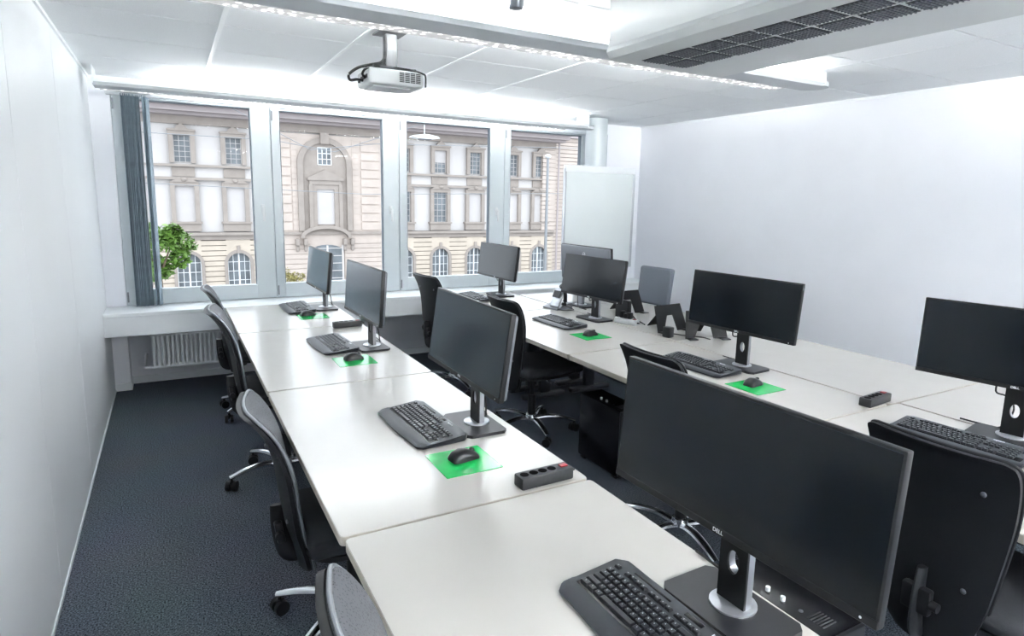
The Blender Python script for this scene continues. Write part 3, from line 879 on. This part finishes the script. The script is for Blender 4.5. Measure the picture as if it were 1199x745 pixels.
t = thing('desk_phone', 'grey desk telephone with an upright black handset', 'telephone', (2.80, 4.30, TOP), .15)
b = MB(); b.prism([(-.085, 0), (-.085, .012), (.03, .045), (.085, .05), (.085, 0)], 'y', -.09, .09); b.build('base', 'backsilver', t, smooth=False)
b = MB(); b.box((-.02, -.02, .095), (.016, .11, .16), .004, rot=Matrix.Rotation(.45, 3, 'Y')); b.build('display_panel', 'silver', t)
b = MB(); b.box((-.03, -.02, .125), (.004, .085, .06), rot=Matrix.Rotation(.45, 3, 'Y')); b.build('display', 'gloss_black', t, smooth=False)
b = MB(); b.tube([(.0, -.075, .035), (.012, -.08, .08), (.005, -.08, .15), (-.03, -.075, .205)], [.024, .017, .017, .024], 10, smooth=4); b.build('handset', 'black', t)
cab([(.01, -.085, .035), (.05, -.13, .01), (.02, -.17, .008), (-.06, -.14, .008), (-.08, -.06, .01)], .003, t)

# loose cables on the floor
o = MB().tube([(2.55, 3.2, .004), (2.7, 3.35, .004), (2.75, 3.6, .004), (2.95, 3.7, .004), (3.1, 3.5, .004)], .004, 6, smooth=5).build('floor_cable', 'cable')
tag(o, 'thin black cable lying on the carpet under the middle row', 'cable')

# ------------------------------------------------------------------ computer towers on the floor
def make_tower(label, loc, rz):
    t = thing('computer_tower', label, 'computer', loc, rz, 'black computer towers standing on the carpet')
    b = MB(); b.box((0, 0, .222), (.17, .40, .405), .006); b.build('case', 'gloss_black', t)
    b = MB(); b.box((0, -.204, .222), (.165, .016, .40), .005); fp = b.build('front_panel', 'black', t)
    g = MB()
    for k in range(16): g.box((0, -.2125, .05+.014*k), (.13, .002, .005))
    g.build('front_grille', 'strip', fp, smooth=False)
    b = MB(); b.box((0, -.213, .375), (.145, .003, .03), .001); b.build('disc_drive', 'strip', fp)
    b = MB(); b.cyl((-.04, -.212, .33), (-.04, -.217, .33), .009); b.build('power_button', 'chrome', fp)
    for dx in (.0, .03):
        b = MB(); b.cyl((dx, -.212, .33), (dx, -.222, .33), .006, n=12); b.build('audio_plug', 'legend', fp)
    for dy in (.03, -.025):
        b = MB(); b.cyl((-.045, dy, .420), (-.045, dy, .438), .0075, n=14); b.build('top_plug', 'legend', t)
    b = MB(); b.cyl((-.04, -.085, .420), (-.04, -.085, .427), .007, n=14); b.build('top_button', 'screw', t)
    b = MB()
    for k in range(6): b.box((-.02, -.115-.010*k, .4255), (.06, .004, .002))
    b.build('top_grille', 'strip', t, smooth=False)
    for sx in (-1, 1):
        for sy in (-1, 1):
            b = MB(); b.box((sx*.065, sy*.16, .010), (.03, .04, .02), .004); b.build('foot', 'black', t)
    return t
tw = make_tower('black computer tower on the carpet under the middle row front edge', (2.295, 2.90, 0), 0)
dup(tw, (1.625, 1.13, 0), .0, 'black computer tower glimpsed under the lower edge of the foreground monitor')

# ------------------------------------------------------------------ outside
KF = 2.3; Y0 = 22*KF; ZE = 1.63
def fx(x): return x*KF
def fz(z): return ZE+(z-ZE)*KF
bl = thing('building', 'pale historic stone building with arched ground floor across the street', 'building', (0, Y0, 0))
def fspan(b, x0, x1, d0, d1, z0, z1): return b.span(fx(x0), fx(x1), -d1, -d0, fz(z0), fz(z1))   # d: how far it stands out
GZ = -2.2
w = MB(); fspan(w, -4.5, 13.35, -.7, -.25, .3, 5.2); w.build('upper_wall', 'plaster', bl, smooth=False)
def courses(b, x0, x1, z0, z1, h, d, gap=.022):
    z = z0
    while z < z1-.02:
        fspan(b, x0, x1, -.3, d, z+gap/2, min(z+h, z1)-gap/2); z += h
cen = [-1.0, .46, 1.90, 7.50, 8.93, 10.37, 12.0, 13.28]
def arch(cx, hw, z0, zs, n=12):
    """outline of an arched opening: up the left side, round, down the right side (face units)"""
    return [(cx-hw, z0)]+[(cx-hw*math.cos(PI*k/n), zs+hw*math.sin(PI*k/n)) for k in range(n+1)]+[(cx+hw, z0)]
def fo(pts): return [(fx(a), fz(b)) for a, b in pts]
# ground floor: rusticated blocks between the arches
w = MB(); fspan(w, -4.5, 13.9, -.7, -.30, GZ, .14); w.build('ground_floor_core', 'joint', bl, smooth=False)
w = MB()
piers = [-4.5]+[v for c_ in cen[:3] for v in (c_-.36, c_+.36)]+[3.28]
piers2 = [6.66]+[v for c_ in cen[3:] for v in (c_-.36, c_+.36)]+[13.95]
for P_ in (piers, piers2):
    for a, b in zip(P_[::2], P_[1::2]):
        if b-a > .05: courses(w, a, b, GZ, .13, .165, .10)
for c_ in cen:
    # stones above the arch
    zz = -.30
    pts = arch(c_, .36, -.64, -.64)
    top = [(c_-.36, .13)]+[(c_-.36*math.cos(PI*k/12), .13) for k in range(13)]+[(c_+.36, .13)]
    w.ringprism(fo(top), fo(pts), 'y', -.10, .3)
w.build('rusticated_wall', 'sand', bl, smooth=False)
def fwin(cx, hw, z0, z1, kind, arched=False):
    """one window: surround, sash, glass or lowered blind"""
    s = MB()
    if arched:
        zs = z1-hw
        s.ringprism(fo(arch(cx, hw+.10, z0, zs)), fo(arch(cx, hw, z0, zs)), 'y', -.16, .1)
        fspan(s, cx-.05, cx+.05, -.1, .20, z1-.01, z1+.24)
    else:
        o_ = [(cx-hw-.13, z0-.03), (cx-hw-.13, z1+.13), (cx+hw+.13, z1+.13), (cx+hw+.13, z0-.03)]
        i_ = [(cx-hw, z0-.03), (cx-hw, z1), (cx+hw, z1), (cx+hw, z0-.03)]
        s.ringprism(fo(o_), fo(i_), 'y', -.12, .15)
        if kind[0] == 't':
            bump = [(cx-hw-.16, z1+.12), (cx-hw-.16, z1+.17), (cx-hw*.7, z1+.19), (cx-hw*.55, z1+.26), (cx-.08, z1+.29), (cx, z1+.36), (cx+.08, z1+.29), (cx+hw*.55, z1+.26), (cx+hw*.7, z1+.19), (cx+hw+.16, z1+.17), (cx+hw+.16, z1+.12)]
            s.prism(fo(bump), 'y', -.22, .05)
            fspan(s, cx-hw-.08, cx+hw+.08, -.27, -.12, 2.09, 2.37)
        else:
            s.prism(fo([(cx-hw-.10, z1+.12)]+[(cx-(hw+.1)*math.cos(PI*k/8), z1+.12+.10*math.sin(PI*k/8)) for k in range(9)]), 'y', -.20, .05)
            s.sphere((fx(cx), -.2, fz(z1+.20)), .09*KF, (1, .6, .8), 10)
            fspan(s, cx-hw-.14, cx+hw+.14, -.27, .10, z0-.30, z0-.03); fspan(s, cx-hw-.18, cx+hw+.18, -.27, .2, z0-.06, z0)
    so = s.build('window_surround', 'stone', bl, smooth=False)
    g = MB(); fspan(g, cx-hw, cx+hw, -.22, -.20, z0, z1); g.build('window_glass', 'darkglass', so, smooth=False)
    f = MB()
    nb = 3 if not arched else 4
    for k in range(nb+1):
        xx = cx-hw+2*hw*k/nb; wd = .022 if k in (0, nb) or 2*k == nb else .008
        fspan(f, xx-wd, xx+wd, -.2, -.16, z0, z1)
    for k in range(6):
        zz = z0+(z1-z0)*k/5; fspan(f, cx-hw, cx+hw, -.2, -.165, zz-.008, zz+.008)
    f.build('sash', 'blind' if not arched else 'white', so, smooth=False)
    if 'b' in kind:
        lo = z0 if 'h' not in kind else z0+(z1-z0)*.45
        b = MB(); fspan(b, cx-hw, cx+hw, -.15, -.13, lo, z1); b.build('window_blind', 'blind', so, smooth=False)
for i, c_ in enumerate(cen):
    fwin(c_, .235, 2.53, 3.33, 'tbh' if i in (4,) else 't')
    fwin(c_, .265, .70, 1.80, 'm' if i in (3, 4) else 'mb')
    fwin(c_, .34, -1.8, -.30, 'g', True)
# bands and cornice
for nm, m, x0, x1, d, z0, z1 in (('string_course', 'stone', -4.5, 13.95, .16, .13, .37), ('string_course_lip', 'stone', -4.5, 13.95, .38, .28, .37), ('sill_band', 'stone', -4.5, 13.6, .12, 2.39, 2.46),
        ('lower_band', 'stone', -4.5, 13.6, .14, 1.99, 2.07), ('frieze', 'stone', -4.5, 14.0, .06, 3.66, 3.9), ('cornice', 'roof', -4.5, 14.2, 1.0, 3.9, 3.98), ('cornice_step', 'roof', -4.5, 14.2, 1.7, 3.98, 4.12), ('gutter', 'roof', -4.5, 14.2, 2.2, 4.12, 4.35)):
    b = MB(); fspan(b, x0, x1, -.27, d, z0, z1); b.build(nm, m, bl, smooth=False)
# projecting centre bay of pinkish ashlar with a tall niche
b = MB(); fspan(b, 3.28, 6.66, -.3, .20, GZ, 3.60); cb = b.build('centre_bay', 'pink', bl, smooth=False)
b = MB()
for x0, x1 in ((3.30, 3.58), (5.92, 6.55)): courses(b, x0, x1, .40, 3.5, .30, .30, .05)
for x0, x1 in ((3.62, 3.80), (5.62, 5.85)): courses(b, x0, x1, .40, 3.5, .19, .24, .03)
for x0, x1 in ((3.30, 4.15), (5.3, 6.64)): courses(b, x0, x1, GZ, .12, .165, .28)
b.build('ashlar_blocks', 'pink', cb, smooth=False)
b = MB(); b.ringprism(fo(arch(4.69, .90, .40, 2.62, 20)), fo(arch(4.69, .72, .40, 2.62, 20)), 'y', -.42, -.1); fspan(b, 4.55, 4.83, .1, .6, 3.30, 3.66); b.build('niche_arch', 'stone', cb, smooth=False)
b = MB(); b.prism(fo(arch(4.69, .72, .40, 2.62, 20)), 'y', -.23, -.1); b.build('niche_back', 'stone', cb, smooth=False)
b = MB(); fspan(b, 4.47, 4.91, .2, .25, 2.62, 3.18); b.build('niche_window', 'darkglass', cb, smooth=False)
b = MB()
for k in range(4): fspan(b, 4.47+.1467*k-.012, 4.47+.1467*k+.012, .22, .28, 2.62, 3.18)
for k in range(4): fspan(b, 4.47, 4.91, .22, .28, 2.62+.187*k-.01, 2.62+.187*k+.01)
b.build('niche_sash', 'white', cb, smooth=False)
b = MB(); b.prism(fo([(4.10, 2.10), (5.28, 2.10), (5.28, 2.18), (4.69, 2.46), (4.10, 2.18)]), 'y', -.60, -.2); fspan(b, 4.16, 5.22, .2, .5, 1.96, 2.10); b.build('pediment', 'stone', cb, smooth=False)
b = MB(); b.ringprism(fo([(4.20, .50), (4.20, 1.96), (5.18, 1.96), (5.18, .50)]), fo([(4.40, .50), (4.40, 1.80), (4.98, 1.80), (4.98, .50)]), 'y', -.42, -.2)
for x in (4.14, 5.13): fspan(b, x, x+.12, .2, .5, .5, 1.96)
b.build('niche_window_frame', 'stone', cb, smooth=False)
b = MB(); fspan(b, 4.40, 4.98, .2, .28, .62, 1.80); b.build('niche_blind', 'blind', cb, smooth=False)
b = MB(); n = 14
o_ = [(4.66-.85*math.cos(PI*k/n), .18+.42*math.sin(PI*k/n)) for k in range(n+1)]; i_ = [(4.66-.74*math.cos(PI*k/n), .16+.32*math.sin(PI*k/n)) for k in range(n+1)]
b.ringprism(fo(o_), fo(i_), 'y', -.7, -.2); b.build('segmental_pediment', 'stone', cb, smooth=False)
b = MB()
for x in (3.72, 3.98, 5.30, 5.56):
    b.box((fx(x), -.40, fz(.02)), (.14*KF, .5, .24*KF), .1); b.box((fx(x), -.34, fz(-.18)), (.10*KF, .34, .22*KF), .1)
b.build('corbel', 'stone', cb, smooth=False)
b = MB(); b.prism(fo([(4.15, GZ), (4.15, -.30)]+[(4.70-.55*math.cos(PI*k/10), -.30+.22*math.sin(PI*k/10)) for k in range(11)]+[(5.25, GZ)]), 'y', -.30, -.18); b.build('portal_door', 'darkglass', cb, smooth=False)
b = MB()
for x in (4.15, 4.70, 5.22): fspan(b, x-.03, x+.03, .3, .36, GZ, -.1)
for k in range(6): fspan(b, 4.15, 5.25, .3, .35, -1.5+.26*k-.012, -1.5+.26*k+.012)
b.build('portal_bars', 'plaster', cb, smooth=False)
# right-hand corner with quoins and a downpipe
b = MB(); courses(b, 13.36, 14.0, .37, 3.66, .17, .16, .02); b.build('corner_quoins', 'pink', bl, smooth=False)
b = MB(); b.cyl((fx(14.08), -.3, fz(GZ)), (fx(14.08), -.3, fz(3.9)), .10, n=10); b.build('downpipe', 'roof', bl)
nb_ = thing('building', 'beige neighbouring building glimpsed beyond the downpipe at the far right window', 'building', (fx(14.15), Y0+1.5, 0))
b = MB(); b.span(0, 14, 0, 3, fz(GZ), fz(4.3)); b.build('wall', 'stone', nb_, smooth=False)
b = MB()
z = GZ
while z < 4.2:
    b.span(0, 14, -.12, 0, fz(z)+.03, fz(z+.16)-.03); z += .16
b.build('stone_courses', 'pink', nb_, smooth=False)
b = MB(); b.span(0, 14, -.5, 3, fz(4.2), fz(4.45)); b.build('cornice', 'roof', nb_, smooth=False)

o = MB().span(-60, 110, 7.5, 120, fz(GZ)-.3, fz(GZ)).build('street', 'asphalt', smooth=False); struct(o)

# trees
def leaves(n, c, r, size, m, flat=1.):
    b = MB(); bm = b.bm
    lobes = [(Vector((random.uniform(-1, 1)*r[0]*.7, random.uniform(-1, 1)*r[1]*.7, random.uniform(-1, 1)*r[2]*.75)), random.uniform(.28, .5)) for _ in range(14)]
    for i in range(n):
        lc, lr = random.choice(lobes)
        d = Vector((random.gauss(0, 1), random.gauss(0, 1), random.gauss(0, 1))).normalized()*lr*min(r)*random.uniform(.6, 1.15)
        p = Vector(c)+lc+d
        u = Vector((random.gauss(0, 1), random.gauss(0, 1), random.gauss(0, .5))).normalized()
        v = u.cross(Vector((random.gauss(0, .6), random.gauss(0, .6), 1))).normalized()
        s_ = size*random.uniform(.6, 1.3)
        q = [bm.verts.new(p+u*s_*a+v*s_*bb) for a, bb in ((-1, 0), (-.2, .42), (1, 0), (-.2, -.42))]
        bm.faces.new(q)
    return b
tk = 1.15; ty = 22*tk
t = thing('tree', 'leafy green tree beside the blind stack, seen through the first window', 'tree', (-.35*tk, ty, fz(GZ)))
zc_ = ZE+(-.20-ZE)*tk-fz(GZ)
leaves(4200, (.05, 0, zc_-.02), (1.35, .9, .95), .13, 'leaf').build('foliage', 'leaf', t, smooth=False)
b = MB(); b.tube([(0, 0, 0), (.03, 0, zc_*.5), (-.05, 0, zc_-.1)], [.16, .12, .07], 10); b.tube([(-.02, 0, zc_-.9), (.35, .1, zc_+.1)], [.06, .02], 8); b.tube([(-.02, 0, zc_-.8), (-.4, -.1, zc_+.2)], [.06, .02], 8); b.build('trunk', 'bark', t)
sk = 1.9; sy = 22*sk
t = thing('shrub', 'sparse olive-coloured shrub at the foot of the stone building', 'shrub', (3.62*sk, sy, fz(GZ)))
zc2 = ZE+(-1.15-ZE)*sk-fz(GZ)
leaves(900, (0, 0, zc2-.1), (.75, .6, .62), .09, 'leaf_dry').build('foliage', 'leaf_dry', t, smooth=False)
b = MB()
for k in range(6): b.tube([(0, 0, 0), (random.uniform(-.25, .25), random.uniform(-.2, .2), zc2*.6), (random.uniform(-.6, .6), random.uniform(-.3, .3), zc2+.2)], [.05, .03, .012], 6)
b.build('stems', 'bark', t)

# hanging street lamp, lamp post and overhead wires
t = thing('street_lamp', 'white street lamp hanging from a wire before the third window', 'street lamp', (11.33, 30, 4.58))
b = MB(); b.prism([(-.72, -.06), (-.60, .02), (-.1, .10), (.1, .10), (.60, .02), (.72, -.06), (.4, -.12), (-.4, -.12)], 'y', -.3, .3); b.build('hood', 'white_plastic', t, smooth=False)
b = MB(); b.box((0, 0, -.13), (.6, .4, .06), .02); b.build('lens', 'backsilver', t)
b = MB(); b.cyl((0, 0, .08), (0, 0, 1.0), .02, n=8); b.build('hanger', 'white_plastic', t)
t = thing('lamp_post', 'slim pale lamp post in front of the building corner', 'lamp post', (fx(13.63)*.86, Y0*.86, fz(GZ)))
h = ZE+(3.3-ZE)*KF*.86-fz(GZ)
b = MB(); b.cyl((0, 0, 0), (0, 0, h), .14, .10, n=12); b.build('mast', 'pole', t)
b = MB(); b.sphere((0, 0, h+.12), .26, (1, 1, .7), 12); b.build('globe', 'white_plastic', t)
for pts, lab in (([(-6, 33, 4.2), (4.6, 33, 4.2), (7.6, 33, 3.8), (12.5, 33, 5.6)], 'thin overhead wire crossing the upper part of the second window'),
                 ([(2.5, 34, 5.9), (6.6, 34, 3.9), (10, 34, 4.4), (30, 34, 5.2)], 'second thin overhead wire slanting across the building'),
                 ([(-8, 36, 2.2), (10, 36, 1.7), (34, 36, 2.3)], 'lower thin overhead wire running in front of the middle storey')):
    o = MB().tube(pts, .018, 5).build('overhead_wire', 'pole'); tag(o, lab, 'wire', 'overhead wires')

# ------------------------------------------------------------------ light
W = bpy.data.worlds.new('sky'); S.world = W; W.use_nodes = True
bg = W.node_tree.nodes['Background']; bg.inputs[0].default_value = (.86, .93, 1., 1); bg.inputs[1].default_value = 1.0
for x0, x1 in ((-.25, .62), (.86, 1.74), (1.98, 2.84), (3.08, 3.94)):
    l = bpy.data.lights.new('window_portal', 'AREA'); l.shape = 'RECTANGLE'; l.size = x1-x0; l.size_y = 1.45; l.cycles.is_portal = True
    o = link('window_portal', l, None, ((x0+x1)/2, YW+.09, 1.585), (PI/2, 0, 0)); o.rotation_euler = (-PI/2, 0, 0)

# ------------------------------------------------------------------ camera
cam = bpy.data.cameras.new('camera'); co = link('camera', cam)
Rw = ((.87363383, -.48612333, .02116672), (-.06051573, -.15171264, -.98657038), (.48280614, .86062035, -.1619594))
r, d, f = [Vector(v) for v in Rw]
mw = Matrix((( r.x, -d.x, -f.x, 0), (r.y, -d.y, -f.y, 0), (r.z, -d.z, -f.z, 1.63), (0, 0, 0, 1)))
co.matrix_world = mw
cam.sensor_width = 36; cam.sensor_fit = 'HORIZONTAL'; cam.lens = 724.944/1199*36
cam.shift_x = (599.5-605.82)/1199; cam.shift_y = (351.73-372.5)/1199
cam.clip_start = .05; cam.clip_end = 500
S.camera = co
vs = S.view_settings; S.display_settings.display_device = 'sRGB'
vs.view_transform = 'Standard'; vs.look = 'None'; vs.exposure = 1.78; vs.gamma = 1.; vs.use_curve_mapping = False
S.cycles.max_bounces = 10; S.cycles.diffuse_bounces = 6; S.cycles.transparent_max_bounces = 16
